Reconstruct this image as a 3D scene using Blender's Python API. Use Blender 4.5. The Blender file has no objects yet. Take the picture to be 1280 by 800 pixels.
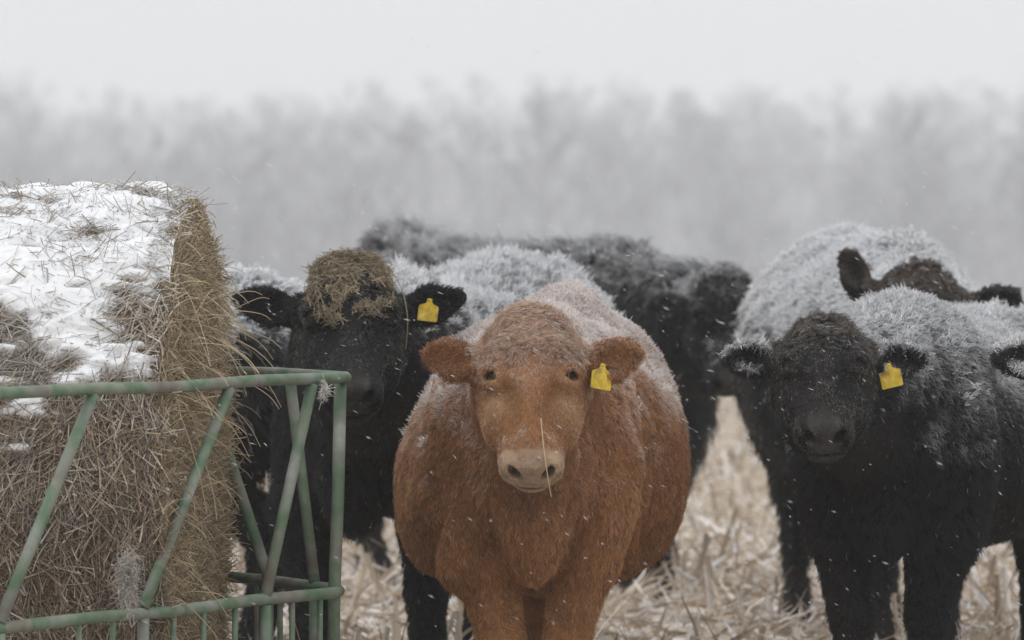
import bpy, math
import numpy as np
from mathutils import Vector, Matrix
rng = np.random.default_rng(7)
C = bpy.context.scene.collection
scene = bpy.context.scene
FP, HOR, CAMZ = 7100.0, 265.0, 1.48          # focal length in px of a 1280 px wide frame, horizon row, lens height

# ------------------------------------------------------------------ camera, sky, sun, exposure
cam_d = bpy.data.cameras.new('camera'); cam = bpy.data.objects.new('camera', cam_d); C.objects.link(cam)
cam_d.sensor_width = 36.0; cam_d.lens = 36.0 * FP / 1280.0
cam_d.clip_start = 0.1; cam_d.clip_end = 5000
cam.location = (0, 0, CAMZ)
cam.rotation_euler = (math.radians(90) - math.atan((400 - HOR) / FP), 0, 0)
cam_d.dof.use_dof = True; cam_d.dof.focus_distance = 14.7; cam_d.dof.aperture_fstop = 5.2
scene.camera = cam

SUN_EL, SUN_AZ = math.radians(62), math.radians(-150)
w = bpy.data.worlds.new('World'); scene.world = w; w.use_nodes = True
nt = w.node_tree; nt.nodes.clear()
sky = nt.nodes.new('ShaderNodeTexSky'); sky.sky_type = 'NISHITA'; sky.sun_disc = False
sky.sun_elevation = SUN_EL; sky.sun_rotation = SUN_AZ; sky.dust_density = 6.0; sky.air_density = 1.0
hs = nt.nodes.new('ShaderNodeHueSaturation'); hs.inputs['Saturation'].default_value = 0.10
mx = nt.nodes.new('ShaderNodeMix'); mx.data_type = 'RGBA'; mx.inputs[0].default_value = 0.8
mx.inputs[7].default_value = (11.4, 11.55, 11.8, 1)            # even cloud deck
bg = nt.nodes.new('ShaderNodeBackground'); bg.inputs['Strength'].default_value = 0.1
out = nt.nodes.new('ShaderNodeOutputWorld')
nt.links.new(sky.outputs[0], hs.inputs['Color']); nt.links.new(hs.outputs[0], mx.inputs[6])
nt.links.new(mx.outputs[2], bg.inputs['Color']); nt.links.new(bg.outputs[0], out.inputs['Surface'])

sd = bpy.data.lights.new('sun', 'SUN'); sun = bpy.data.objects.new('sun', sd); C.objects.link(sun)
sd.energy = 0.5; sd.angle = math.radians(40); sd.color = (1.0, 0.99, 0.97)
sun.rotation_euler = (math.radians(28), 0, math.radians(-35))
vs = scene.view_settings; vs.view_transform = 'Standard'; vs.look = 'None'; vs.gamma = 1.0; vs.use_curve_mapping = False
vs.exposure = 0.06
scene.cycles.use_denoising = True
scene.cycles.max_bounces = 6; scene.cycles.diffuse_bounces = 3; scene.cycles.volume_bounces = 1
scene.cycles.transparent_max_bounces = 8
scene.cycles_curves.shape = 'RIBBONS'; scene.cycles_curves.subdivisions = 1

# ------------------------------------------------------------------ helpers
def at(px, py, Y):                       # a spot of the place given by its direction and its distance
    return np.array([(px - 640) / FP * Y, Y, CAMZ - (py - HOR) / FP * Y])

def tag(o, label=None, cat=None, group=None, kind=None):
    if label: o['label'] = label
    if cat: o['category'] = cat
    if group: o['group'] = group
    if kind: o['kind'] = kind
    return o

def smooth(e0, e1, x):
    t = np.clip((x - e0) / (e1 - e0), 0, 1); return t * t * (3 - 2 * t)

def _hash(ix, iy, iz, seed):
    h = (ix.astype(np.uint32) * np.uint32(374761393) + iy.astype(np.uint32) * np.uint32(668265263)
         + iz.astype(np.uint32) * np.uint32(2147483647 - 12345) + np.uint32((seed * 974634777) & 0xffffffff))
    h = (h ^ (h >> np.uint32(13))) * np.uint32(1274126177)
    h = (h ^ (h >> np.uint32(15))) * np.uint32(2246822519)
    return (h ^ (h >> np.uint32(16))).astype(np.float64) / 4294967295.0

def vnoise(P, freq, seed=0):             # value noise in [-1, 1]
    Q = np.asarray(P) * freq; I = np.floor(Q).astype(np.int64); f = Q - I; f = f * f * (3 - 2 * f)
    r = 0
    for dx in (0, 1):
        for dy in (0, 1):
            for dz in (0, 1):
                wgt = (f[..., 0] if dx else 1 - f[..., 0]) * (f[..., 1] if dy else 1 - f[..., 1]) * (f[..., 2] if dz else 1 - f[..., 2])
                r = r + wgt * _hash(I[..., 0] + dx, I[..., 1] + dy, I[..., 2] + dz, seed)
    return r * 2 - 1

def fbm(P, freq, seed=0, octs=3):
    r = 0; a = 1; s = 0
    for k in range(octs):
        r = r + a * vnoise(P, freq * 2 ** k, seed + 17 * k); s += a; a *= 0.5
    return r / s

def vec3noise(P, freq, seed):
    return np.stack([vnoise(P, freq, seed + k * 31) for k in range(3)], -1)

def unit(v):
    return v / (np.linalg.norm(v, axis=-1, keepdims=True) + 1e-9)

def mesh_np(name, V, F, mat, parent=None, smooth_sh=True, tint=None):
    me = bpy.data.meshes.new(name)
    V = np.asarray(V, np.float32); F = np.asarray(F, np.int32); n = F.shape[1]
    me.vertices.add(len(V)); me.vertices.foreach_set('co', V.ravel())
    me.loops.add(F.size); me.loops.foreach_set('vertex_index', F.ravel())
    me.polygons.add(len(F))
    me.polygons.foreach_set('loop_start', np.arange(0, F.size, n, dtype=np.int32))
    me.polygons.foreach_set('loop_total', np.full(len(F), n, np.int32))
    me.update(calc_edges=True)
    me.polygons.foreach_set('use_smooth', np.full(len(F), smooth_sh, bool))
    if tint is not None:
        a = me.attributes.new('tint', 'FLOAT_COLOR', 'POINT')
        a.data.foreach_set('color', np.concatenate([tint, np.ones((len(V), 1))], 1).astype(np.float32).ravel())
    me.materials.append(mat)
    o = bpy.data.objects.new(name, me); C.objects.link(o)
    if parent: o.parent = parent
    return o

def curves_np(name, P, R, col, mat, parent=None):    # P (n,k,3), R (n,k), col (n,k,3)
    n, k = P.shape[:2]
    cu = bpy.data.hair_curves.new(name)
    cu.add_curves([k] * n)
    cu.points.foreach_set('position', P.astype(np.float32).ravel())
    a = cu.attributes.get('radius') or cu.attributes.new('radius', 'FLOAT', 'POINT')
    a.data.foreach_set('value', R.astype(np.float32).ravel())
    a = cu.attributes.new('tint', 'FLOAT_COLOR', 'POINT')
    a.data.foreach_set('color', np.concatenate([col, np.ones(col.shape[:2] + (1,))], 2).astype(np.float32).ravel())
    cu.materials.append(mat)
    o = bpy.data.objects.new(name, cu); C.objects.link(o)
    if parent: o.parent = parent
    return o

def new_mat(name):
    m = bpy.data.materials.new(name); m.use_nodes = True
    return m, m.node_tree, m.node_tree.nodes['Principled BSDF']

def tint_mat(name, rough=0.8, spec=0.2, bump=0, bump_scale=60, sheen=0):
    m, t, b = new_mat(name)
    at_ = t.nodes.new('ShaderNodeAttribute'); at_.attribute_name = 'tint'
    t.links.new(at_.outputs['Color'], b.inputs['Base Color'])
    b.inputs['Roughness'].default_value = rough; b.inputs['Specular IOR Level'].default_value = spec
    if bump:
        tc = t.nodes.new('ShaderNodeTexCoord'); nz = t.nodes.new('ShaderNodeTexNoise'); nz.inputs['Scale'].default_value = bump_scale
        bp = t.nodes.new('ShaderNodeBump'); bp.inputs['Strength'].default_value = bump; bp.inputs['Distance'].default_value = 0.01
        t.links.new(tc.outputs['Object'], nz.inputs['Vector']); t.links.new(nz.outputs[0], bp.inputs['Height']); t.links.new(bp.outputs[0], b.inputs['Normal'])
    return m

def ramp_mat(name, stops, scale, rough=0.8, detail=6, bump=0.0, spec=0.3, stretch=(1, 1, 1), coords='Object', dist=0.01):
    m, t, b = new_mat(name)
    tc = t.nodes.new('ShaderNodeTexCoord'); mp = t.nodes.new('ShaderNodeMapping'); mp.inputs['Scale'].default_value = stretch
    nz = t.nodes.new('ShaderNodeTexNoise'); nz.inputs['Scale'].default_value = scale; nz.inputs['Detail'].default_value = detail
    cr = t.nodes.new('ShaderNodeValToRGB')
    while len(cr.color_ramp.elements) < len(stops): cr.color_ramp.elements.new(0.5)
    for e, (p, c) in zip(cr.color_ramp.elements, stops): e.position = p; e.color = (*c, 1)
    t.links.new(tc.outputs[coords], mp.inputs['Vector']); t.links.new(mp.outputs[0], nz.inputs['Vector'])
    t.links.new(nz.outputs[0], cr.inputs[0]); t.links.new(cr.outputs[0], b.inputs['Base Color'])
    b.inputs['Roughness'].default_value = rough; b.inputs['Specular IOR Level'].default_value = spec
    if bump:
        bp = t.nodes.new('ShaderNodeBump'); bp.inputs['Strength'].default_value = bump; bp.inputs['Distance'].default_value = dist
        t.links.new(nz.outputs[0], bp.inputs['Height']); t.links.new(bp.outputs[0], b.inputs['Normal'])
    return m

M_HIDE = tint_mat('hide', 0.85, 0.15, 0.5, 90)
M_FUR = tint_mat('fur', 0.5, 0.4)
M_STRAW = tint_mat('straw', 0.6, 0.3)
M_FROST = tint_mat('litter', 0.75, 0.2)
M_EYE, _t, _b = new_mat('eye'); _b.inputs['Base Color'].default_value = (0.010, 0.006, 0.004, 1); _b.inputs['Roughness'].default_value = 0.3; _b.inputs['Specular IOR Level'].default_value = 0.08
M_TAG = ramp_mat('tag_plastic', [(0.36, (0.34, 0.25, 0.06)), (0.48, (0.56, 0.38, 0.03)), (0.62, (0.66, 0.46, 0.05)), (0.72, (0.7, 0.62, 0.4))], 45, 0.5, 8)
M_PAINT = ramp_mat('feeder_paint', [(0.28, (0.12, 0.08, 0.055)), (0.36, (0.17, 0.16, 0.135)), (0.45, (0.21, 0.225, 0.185)), (0.52, (0.105, 0.175, 0.108)), (0.58, (0.17, 0.215, 0.16)), (0.66, (0.25, 0.27, 0.235)), (0.78, (0.45, 0.46, 0.45))], 6, 0.7, 15, 0.5)

# ------------------------------------------------------------------ implicit surface kit
class Field:
    def __init__(s): s.ops = []
    def add(s, fn, lo, hi, k=0.05, sub=False): s.ops.append((fn, np.array(lo, float), np.array(hi, float), k, sub))
    def ell(s, c, r, M=None, k=0.05, sub=False):       # M columns = local axes
        c = np.array(c, float); r = np.array(r, float); M = np.eye(3) if M is None else M
        ext = np.abs(M) @ r + 0.12
        def fn(X, Y, Z):
            dx, dy, dz = X - c[0], Y - c[1], Z - c[2]
            a = (dx * M[0, 0] + dy * M[1, 0] + dz * M[2, 0]); b = (dx * M[0, 1] + dy * M[1, 1] + dz * M[2, 1]); d = (dx * M[0, 2] + dy * M[1, 2] + dz * M[2, 2])
            k0 = np.sqrt((a / r[0]) ** 2 + (b / r[1]) ** 2 + (d / r[2]) ** 2)
            k1 = np.sqrt((a / r[0] ** 2) ** 2 + (b / r[1] ** 2) ** 2 + (d / r[2] ** 2) ** 2) + 1e-9
            return k0 * (k0 - 1) / k1
        s.add(fn, c - ext, c + ext, k, sub)
    def sup(s, c, r, M=None, k=0.04, n=3.0, sub=False):        # box-like ellipsoid
        c = np.array(c, float); r = np.array(r, float); M = np.eye(3) if M is None else M; ext = np.abs(M) @ r + 0.12
        def fn(X, Y, Z):
            dx, dy, dz = X - c[0], Y - c[1], Z - c[2]
            q = 0
            for i in range(3): q = q + np.abs((dx * M[0, i] + dy * M[1, i] + dz * M[2, i]) / r[i]) ** n
            return (q ** (1 / n) - 1) * r.min()
        s.add(fn, c - ext, c + ext, k, sub)
    def cone(s, a, b, r1, r2, k=0.05, sub=False):
        a = np.array(a, float); b = np.array(b, float); ba = b - a; L2 = ba @ ba
        def fn(X, Y, Z):
            t = np.clip(((X - a[0]) * ba[0] + (Y - a[1]) * ba[1] + (Z - a[2]) * ba[2]) / L2, 0, 1)
            return np.sqrt((X - a[0] - t * ba[0]) ** 2 + (Y - a[1] - t * ba[1]) ** 2 + (Z - a[2] - t * ba[2]) ** 2) - (r1 + (r2 - r1) * t)
        R = max(r1, r2) + 0.12
        s.add(fn, np.minimum(a, b) - R, np.maximum(a, b) + R, k, sub)
    def grid(s, xs, ys, zs):
        F = np.full((len(xs), len(ys), len(zs)), 0.5, np.float32)
        for fn, lo, hi, k, sub in s.ops:
            i0, i1 = np.searchsorted(xs, [lo[0], hi[0]]); j0, j1 = np.searchsorted(ys, [lo[1], hi[1]]); k0, k1 = np.searchsorted(zs, [lo[2], hi[2]])
            if i0 >= i1 or j0 >= j1 or k0 >= k1: continue
            d = fn(xs[i0:i1, None, None], ys[None, j0:j1, None], zs[None, None, k0:k1]).astype(np.float32)
            A = F[i0:i1, j0:j1, k0:k1]
            F[i0:i1, j0:j1, k0:k1] = s._comb(A, d, k, sub)
        return F
    @staticmethod
    def _comb(A, d, k, sub):
        if sub:
            h = np.maximum(k - np.abs(A + d), 0) / k; return np.maximum(A, -d) + h * h * k / 4
        h = np.maximum(k - np.abs(A - d), 0) / k; return np.minimum(A, d) - h * h * k / 4
    def at(s, P):
        A = np.full(len(P), 0.5)
        for fn, lo, hi, k, sub in s.ops:
            m = np.all((P > lo) & (P < hi), 1)
            if m.any(): A[m] = s._comb(A[m], fn(P[m, 0], P[m, 1], P[m, 2]), k, sub)
        return A

def surface_nets(F, xs, ys, zs):
    ax = [xs, ys, zs]; n = F.shape
    cid_all, pos_all, quads, flips = [], [], [], []
    for a in range(3):
        b, c = (a + 1) % 3, (a + 2) % 3
        s0 = [slice(None)] * 3; s1 = [slice(None)] * 3; s0[a] = slice(0, -1); s1[a] = slice(1, None)
        f0, f1 = F[tuple(s0)], F[tuple(s1)]
        idx = np.argwhere((f0 < 0) != (f1 < 0))
        ok = (idx[:, b] > 0) & (idx[:, b] < n[b] - 1) & (idx[:, c] > 0) & (idx[:, c] < n[c] - 1)
        idx = idx[ok]; v0 = f0[tuple(idx.T)]; v1 = f1[tuple(idx.T)]
        t = v0 / (v0 - v1)
        pos = np.stack([ax[q][idx[:, q]] for q in range(3)], 1).astype(float)
        pos[:, a] += t * (ax[a][idx[:, a] + 1] - ax[a][idx[:, a]])
        q4 = []
        for ob, oc in ((-1, -1), (0, -1), (0, 0), (-1, 0)):
            J = idx.copy(); J[:, b] += ob; J[:, c] += oc
            cid = (J[:, 0] * n[1] + J[:, 1]) * n[2] + J[:, 2]
            q4.append(cid); cid_all.append(cid); pos_all.append(pos)
        quads.append(np.stack(q4, 1)); flips.append(v0 > 0)
    cid = np.concatenate(cid_all); pos = np.concatenate(pos_all)
    u, inv = np.unique(cid, return_inverse=True); cnt = np.bincount(inv)
    V = np.stack([np.bincount(inv, pos[:, q]) / cnt for q in range(3)], 1)
    Q = np.searchsorted(u, np.concatenate(quads)); fl = np.concatenate(flips)
    Q[fl] = Q[fl][:, ::-1]
    return V, Q

def vnormals(V, Q):
    fn = np.cross(V[Q[:, 2]] - V[Q[:, 0]], V[Q[:, 3]] - V[Q[:, 1]])
    N = np.stack([sum(np.bincount(Q[:, k], fn[:, a], minlength=len(V)) for k in range(4)) for a in range(3)], 1)
    return unit(N)

def axis(lo, hi, h, flo, fhi, fh):       # coarse spacing with a finer stretch between flo and fhi
    p = [np.arange(lo, flo, h), np.arange(max(lo, flo), min(hi, fhi), fh), np.arange(fhi, hi, h)]
    v = np.unique(np.concatenate(p)); keep = np.concatenate([[True], np.diff(v) > fh * 0.3]); return v[keep]

# ------------------------------------------------------------------ cattle
WHITE = np.array([0.86, 0.87, 0.89])
HZ = lambda a: np.array([[math.cos(a), -math.sin(a), 0], [math.sin(a), math.cos(a), 0], [0, 0, 1]])

def head_matrix(pitch, yaw=0, roll=0):   # columns: lateral, along the nose, out of the forehead (world axes; yaw 0 faces the -Y side)
    p = math.radians(pitch)
    Yh = np.array([0, -math.cos(p), -math.sin(p)]); Zh = np.array([0, -math.sin(p), math.cos(p)]); Xh = np.cross(Yh, Zh)
    M = np.stack([Xh, Yh, Zh], 1)
    r = math.radians(roll); Ry = np.array([[math.cos(r), 0, math.sin(r)], [0, 1, 0], [-math.sin(r), 0, math.cos(r)]])
    return HZ(math.radians(yaw)) @ Ry @ M

def make_cow(p):
    s = p.get('scale', 1.0); hs_ = p.get('head_scale', s); yaw = math.radians(p['yaw'])
    loc = np.array(p['loc'], float)
    toL = HZ(yaw)                                     # world -> local rotation (object is turned by -yaw)
    h0 = toL @ (np.array(p['head']) - loc); R = toL @ p['headM']
    H = lambda x, y, z: h0 + R @ (np.array([x, y, z]) * hs_)
    f = Field()
    bw, bd = p.get('belly_w', 0.37), p.get('belly_d', 0.0)
    top = p.get('top', 1.30)
    #        y     ztop          zbot        halfwidth
    St = np.array([[-0.16, top - .34, .80, .03], [-0.12, top - .26, .70, .13], [0.0, top - .12, .60, .21], [0.2, top - .02, .56, .255],
                   [0.45, top - .01, .55, bw * .80], [0.75, top - .03, .52 - bd, bw * .98], [1.0, top - .02, .52 - bd, bw], [1.25, top + .0, .60 - bd * .5, bw * .92],
                   [1.45, top + .01, .72, bw * .74], [1.58, top - .04, .82, bw * .45], [1.64, top - .12, .90, .04]])
    if 'hump' in p: St[8:10, 1] += p['hump']
    if 'slope' in p: St[:, 1] -= p['slope'] * (1 - smooth(.5, 1.15, St[:, 0]))
    St[:, 1:] *= s; St[:, 0] *= s
    def torso(X, Y, Z):
        y = np.clip(Y, St[0, 0], St[-1, 0]); yy = y.ravel()
        tp, bt, wd = (np.interp(yy, St[:, 0], St[:, c]).reshape(y.shape) for c in (1, 2, 3))
        zc = bt + (tp - bt) * 0.45; hu = tp - zc; hd = zc - bt
        dz = Z - zc; h = np.where(dz > 0, hu, hd); q = np.clip(dz / h, -1.3, 1.3)
        wv = wd * (1 - p.get('taper', .24) * np.clip(q, 0, 1) ** 2)
        ex = np.where(dz > 0, 2.15, p.get('low_exp', 2.3)); rr = (np.abs((X - p.get('shear', 0) * (Z - .8)) / wv) ** ex + np.abs(dz / h) ** ex) ** (1 / ex)
        d = (rr - 1) * np.minimum(wd, h)
        return np.maximum(d, np.abs(Y - (St[0, 0] + St[-1, 0]) / 2) - (St[-1, 0] - St[0, 0]) / 2)
    f.add(torso, (-.6, -.35, .2), (.6, 1.95 * s, 1.75), 0.02)
    sp = p.get('spread', 0.10)
    step = p.get('step', (0, 0))
    for i, sx in enumerate((-1, 1)):
        st = step[i]
        f.ell((sx * p.get('sh', .165) * s, .13 * s, .82 * s), (.105 * s, .17 * s, .27 * s), k=0.045)
        a = np.array([sx * .165, .10, .78]) * s; b = np.array([sx * (.06 + sp * .8), .08, .58]) * s
        kn = np.array([sx * (sp + .008), .06 + st, .35]) * s; ft = np.array([sx * sp, .09 + st, .12]) * s; hf = np.array([sx * sp, .05 + st, .035]) * s
        f.cone(a, b, .112 * s, .088 * s, 0.05); f.cone(b, kn, .088 * s, .056 * s, 0.05); f.cone(kn, ft, .056 * s, .044 * s, 0.03); f.cone(ft, hf, .046 * s, .055 * s, 0.02)
        f.ell((sx * .19 * s, 1.34 * s, .88 * s), (.12 * s, .21 * s, .27 * s), k=0.10)
        a = np.array([sx * .19, 1.22, .66]) * s; hp = p.get('hind', .15); b = np.array([sx * hp, 1.50, .46]) * s; c = np.array([sx * hp, 1.44, .12]) * s; d = np.array([sx * hp, 1.39, .035]) * s
        f.cone((sx * .19 * s, 1.30 * s, .80 * s), a, .14 * s, .10 * s, 0.08); f.cone(a, b, .10 * s, .06 * s, 0.06); f.cone(b, c, .055 * s, .043 * s, 0.04); f.cone(c, d, .045 * s, .053 * s, 0.02)
    f.ell((0, -.05 * s, .70 * s), (.095 * s, .12 * s, .19 * s), k=0.06)                      # brisket
    f.cone((0, 1.60 * s, 1.16 * s), (0, 1.68 * s, .62 * s), .035 * s, .03 * s, 0.03)          # tail
    nk = H(0, .12, -.20)
    f.cone((0, .22 * s, 1.02 * s), nk, p.get('neck', .22) * s, .14 * hs_, 0.10)
    f.cone((0, .02 * s, .80 * s), H(0, .22, -.24), .115 * s, .08 * hs_, 0.06)                  # throat and dewlap
    if 'crest' in p: f.ell(*p['crest'], k=0.15)
    # head
    e = lambda c, r, k=0.04, sub=False, M=None: f.ell(H(*c), np.array(r) * hs_, R if M is None else R @ M, k, sub)
    sq = lambda c, r, k=0.03, n=3.0: f.sup(H(*c), np.array(r) * hs_, R, k, n)
    co = lambda a, b, r1, r2, k=0.05: f.cone(H(*a), H(*b), r1 * hs_, r2 * hs_, k)
    e((0, .12, -.115), (.118, .12, .115)); sq((0, .062, -.070), (.086, .062, .062), 0.03, 2.6); e((0, .045, -.030), (.060, .035, .030), 0.03)
    co((0, .15, -.120), (0, .24, -.130), .121, .108, 0.03); co((0, .23, -.130), (0, .37, -.140), .100, .074, 0.04); co((0, .17, -.058), (0, .37, -.088), .050, .042, 0.04)
    co((0, .18, -.21), (0, .38, -.185), .090, .055, 0.06)
    for sx in (-1, 1):
        e((sx * .055, .430, -.112), (.022, .030, .030), 0.010)                 # flared nostril rims
    sq((0, .402, -.136), (.070, .050, .043), 0.03, 2.5); sq((0, .400, -.106), (.054, .046, .030), 0.03, 2.3)                       # muzzle block
    sq((0, .434, -.110), (.030, .026, .034), 0.010, 2.6)                      # nose pad
    sq((0, .420, -.150), (.068, .044, .022), 0.015, 2.4)                       # upper lip
    sq((0, .422, -.184), (.044, .040, .018), 0.008, 2.4)                      # lower lip
    f.sup(H(0, .462, -.172), np.array([.060, .034, .0034]) * hs_, R, 0.004, 4.0, True)                     # mouth
    ear_c = {}
    for sx in (-1, 1):
        e((sx * .078, .19, -.180), (.054, .13, .095), 0.04)
        e((sx * .092, .175, -.050), (.034, .050, .030), 0.025); e((sx * .062, .30, -.035), (.026, .06, .036), 0.04, True)
        edw = unit(np.array(p.get('ear', {}).get(sx, (-sx * 1.0, -.10, -.10))))   # world direction of the pinna
        wdw = np.array(p.get('ear_down', {}).get(sx, (0, -.25, -1.0)))
        ed = unit((toL @ edw) @ R); wa = unit((toL @ wdw) @ R); wa = unit(wa - ed * (ed @ wa)); ea = np.cross(ed, wa)
        if ea @ ((toL @ np.array([0, -1.0, 0])) @ R) < 0: ea = -ea
        eL = p.get('ear_len', .068); eW = p.get('ear_w', .058)
        Me = np.stack([ed, wa, ea], 1); b0 = np.array([sx * .118, p.get('ear_y', .115), -.12])
        co(b0, b0 + ed * .035, .042, .034, 0.03)
        ec = b0 + ed * (.030 + eL)
        e(ec - ed * .012, (eL * .86, eW * .95, .022), 0.02, False, Me); e(ec + ed * eL * .62 - wa * .006, (eL * .52, eW * .52, .016), 0.03, False, Me)
        e(ec + ea * .020 + ed * .004 + wa * .006, (eL * .86, eW * .66, .021), 0.008, True, Me)
        ear_c[sx] = (ec, ed, wa, ea)
    for sx in (-1, 1):
        an = -.62 * sx
        Mn = np.array([[math.cos(an), 0, -math.sin(an)], [0, 1, 0], [math.sin(an), 0, math.cos(an)]])
        e((sx * .062, .462, -.128), (.005, .020, .022), 0.010, True, Mn)
        e((sx * .043, .462, -.108), (.0105, .034, .027), 0.005, True, Mn)
    eyes = []
    for sx in (-1, 1):
        d = R @ unit(np.array([sx * .61, .05, .79])); o = H(sx * .030, .205, -.125)
        ts = np.linspace(0.03, 0.22, 120); v = f.at(o + ts[:, None] * d); q = np.argmax(v > 0)
        pt = o + d * ts[q]
        eyes.append((pt - d * .010 * hs_, d, sx))
    for pt, d, sx in eyes:
        f.ell(pt - d * .004, np.array([.030, .028, .026]) * hs_, R, 0.02)
        f.ell(pt - R[:, 1] * .024 * hs_ + d * .006, np.array([.032, .010, .016]) * hs_, R, 0.02)
        f.ell(pt + d * .012, np.array([.0200, .0145, .022]) * hs_, R, 0.004, True)
    # grid
    hc = H(0, .25, -.1); hh = p.get('h', 0.012); fh = p.get('fh', 0.0055)
    x0, x1 = min(-.50 * s - .1, hc[0] - .42), max(.50 * s + .1, hc[0] + .42)
    y0, y1 = min(-.30, hc[1] - .48), 1.80 * s
    xs = axis(x0, x1, hh, hc[0] - .36 * hs_, hc[0] + .36 * hs_, fh)
    ys = axis(y0, y1, hh, hc[1] - .34 * hs_, hc[1] + .26 * hs_, fh)
    zs = axis(-.05, 1.70, hh, hc[2] - .34 * hs_, hc[2] + .34 * hs_, fh)
    G = f.grid(xs, ys, zs)
    V, Q = surface_nets(G, xs, ys, zs); del G
    for _ in range(2):                                # relax
        acc = np.zeros_like(V); cnt = np.zeros(len(V))
        for k in range(4):
            a_, b_ = Q[:, k], Q[:, (k + 1) % 4]
            for q in range(3): acc[:, q] += np.bincount(a_, V[b_, q], minlength=len(V))
            cnt += np.bincount(a_, minlength=len(V))
        V = V * .5 + .5 * acc / cnt[:, None]
    N = vnormals(V, Q)
    lump = p.get('lump', .006); fold = p.get('fold', .010)
    fw = body_w0 = smooth(0.20, 0.34, np.linalg.norm(V - hc, axis=1)) * (1 - smooth(.5, 1.3, V[:, 1])) * smooth(.35, .6, V[:, 2])
    V = V + N * ((np.abs(fbm(V * np.array([1, .4, .22]) + .03 * np.sin(V[:, 2:3] * 7), 9, p['seed'] + 40, 2)) - .22) * fold * 2.2 * fw)[:, None]
    body_w = smooth(0.30, 0.45, np.linalg.norm(V - hc, axis=1))
    V = V + N * (fbm(V * np.array([1.6, 1, .5]), 9, p['seed'], 3) * lump * 1.6 * body_w)[:, None]
    N = vnormals(V, Q)

    base = np.array(p['color'])
    def features(P, Nn):
        hcds = ((P - h0) @ R) / hs_
        xh, yh, zh = hcds[:, 0], hcds[:, 1], hcds[:, 2]
        inh = (yh < .60) & (yh > -.08) & (zh > -.30) & (zh < .1) & (np.abs(xh) < .145)
        head = inh * smooth(-.30, -.22, zh) * smooth(-.08, -.02, yh + 0.0)
        ear = ((np.abs(xh) > .142) & (np.abs(xh) < .45) & (yh < .28) & (yh > -.15) & (zh > -.25) & (zh < .12)).astype(float)
        muzzle = smooth(.380, .420, yh + .012 * vnoise(P, 50, 14) + .25 * np.clip(-.10 - zh, 0, .05)) * (1 - smooth(p.get('pad', .12) - .015, p.get('pad', .12), np.abs(xh))) * (zh > -.25) * (zh < 0) * (yh < .6)
        return xh, yh, zh, head, ear, muzzle
    fr = p['frost']                                   # (threshold, softness, amount on the head)
    def frost(P, Nn, ft):
        xh, yh, zh, head, ear, muzzle = ft
        n1 = fbm(P, 7, p['seed'] + 5, 4); n2 = vnoise(P * np.array([2.2, 2.2, .6]), 14, p['seed'] + 9)
        v = Nn[:, 2] * .75 + (P[:, 2] / s - .95) * .9 + n1 * .30 + n2 * .20
        F_ = smooth(fr[0], fr[0] + fr[1], v) * (1 - head) + head * fr[2] * smooth(.1, .9, n1 + Nn[:, 2] * .6 + .3 + (.18 - yh) * 2)
        F_ = np.where(ear > 0, np.clip(fr[3] * smooth(.05, .75, Nn[:, 2] + n1 * .5), 0, 1), F_)
        F_ = np.maximum(F_, .55 * head * np.exp(-((yh - .365) / .018) ** 2) * (zh > -.12) * (np.abs(xh) < .07) * smooth(-.3, .4, n2)) if fr[2] > .2 else F_
        return F_ * (1 - muzzle)
    def basecol(P, Nn, ft, jit=None):
        xh, yh, zh, head, ear, muzzle = ft
        n = fbm(P, 5, p['seed'] + 2, 3)[:, None]
        c = base[None, :] * (1 + .38 * n)
        wn = smooth(-.2, .5, fbm(P, 3, p['seed'] + 11, 2))[:, None]
        c = c * (1 - wn * .6) + np.array(p.get('color2', base))[None, :] * wn * .6
        mz = muzzle[:, None]; c = c * (1 - mz) + np.array(p['muzzle'])[None, :] * mz
        if 'face_tint' in p:
            hol_shade = (head * np.exp(-((np.abs(xh) - .062) ** 2 / .0004 + (yh - .27) ** 2 / .004)) * (zh > -.12))[:, None]; c = c * (1 - .20 * hol_shade)  # shade of the hollows beside the nose bridge, painted into the coat colour
            ew = (head * np.exp(-((np.abs(xh) - .10) ** 2 + (yh - .265) ** 2) / .0016))[:, None]
            c = c * (1 - .7 * ew) + np.array(p['face_tint'])[None, :] * .7 * ew
        if 'zones' in p:                              # darker chest centre, warmer legs
            z_ = P[:, 2] / s; zc = (np.exp(-(P[:, 0] / .13) ** 2) * smooth(.55, .68, z_) * (1 - smooth(.95, 1.1, z_)) * (1 - head) * (P[:, 1] < .3) * smooth(-.6, .5, fbm(P, 6, 33, 3)))[:, None]
            c = c * (1 - .55 * zc) + np.array([.17, .085, .058]) * .55 * zc
            zl = ((1 - smooth(.50, .75, z_)) * (1 - head))[:, None]; c = c * (1 - .5 * zl) + np.array([.36, .165, .060]) * .5 * zl
        if 'crown' in p:
            cw = (head * (1 - smooth(.06, .20, yh)) * smooth(-.5, .3, fbm(P, 14, 8, 2) + .2))[:, None]; c = c * (1 - .8 * cw) + np.array(p['crown'])[None, :] * .8 * cw
        hoof = (P[:, 2] < .075 * s)[:, None]
        return np.where(hoof, np.array([.03, .025, .02]), c)
    ftV = features(V, N); FV = (frost(V, N, ftV) * (1 - ftV[3]))[:, None]; FV = FV ** 1.5 * p.get('under', .7)
    tint = basecol(V, N, ftV) * .8 * (1 - FV * .85) + WHITE * FV * .85
    gr = np.exp(-(((ftV[2] + .172) / .006) ** 2)) * ftV[5] * (ftV[1] > .42); tint = tint * (1 - .8 * gr[:, None])    # mouth line
    padn = ftV[5] * (np.abs(ftV[0]) < .05) * (ftV[2] > -.14) * fbm(V, 60, 3, 2) ; tint = tint * (1 - .14 * ftV[5] * (np.abs(ftV[0]) < .034) * (ftV[2] > -.145) + .3 * padn + .30 * ftV[5] * fbm(V, 38, 5, 3))[:, None]
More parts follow.
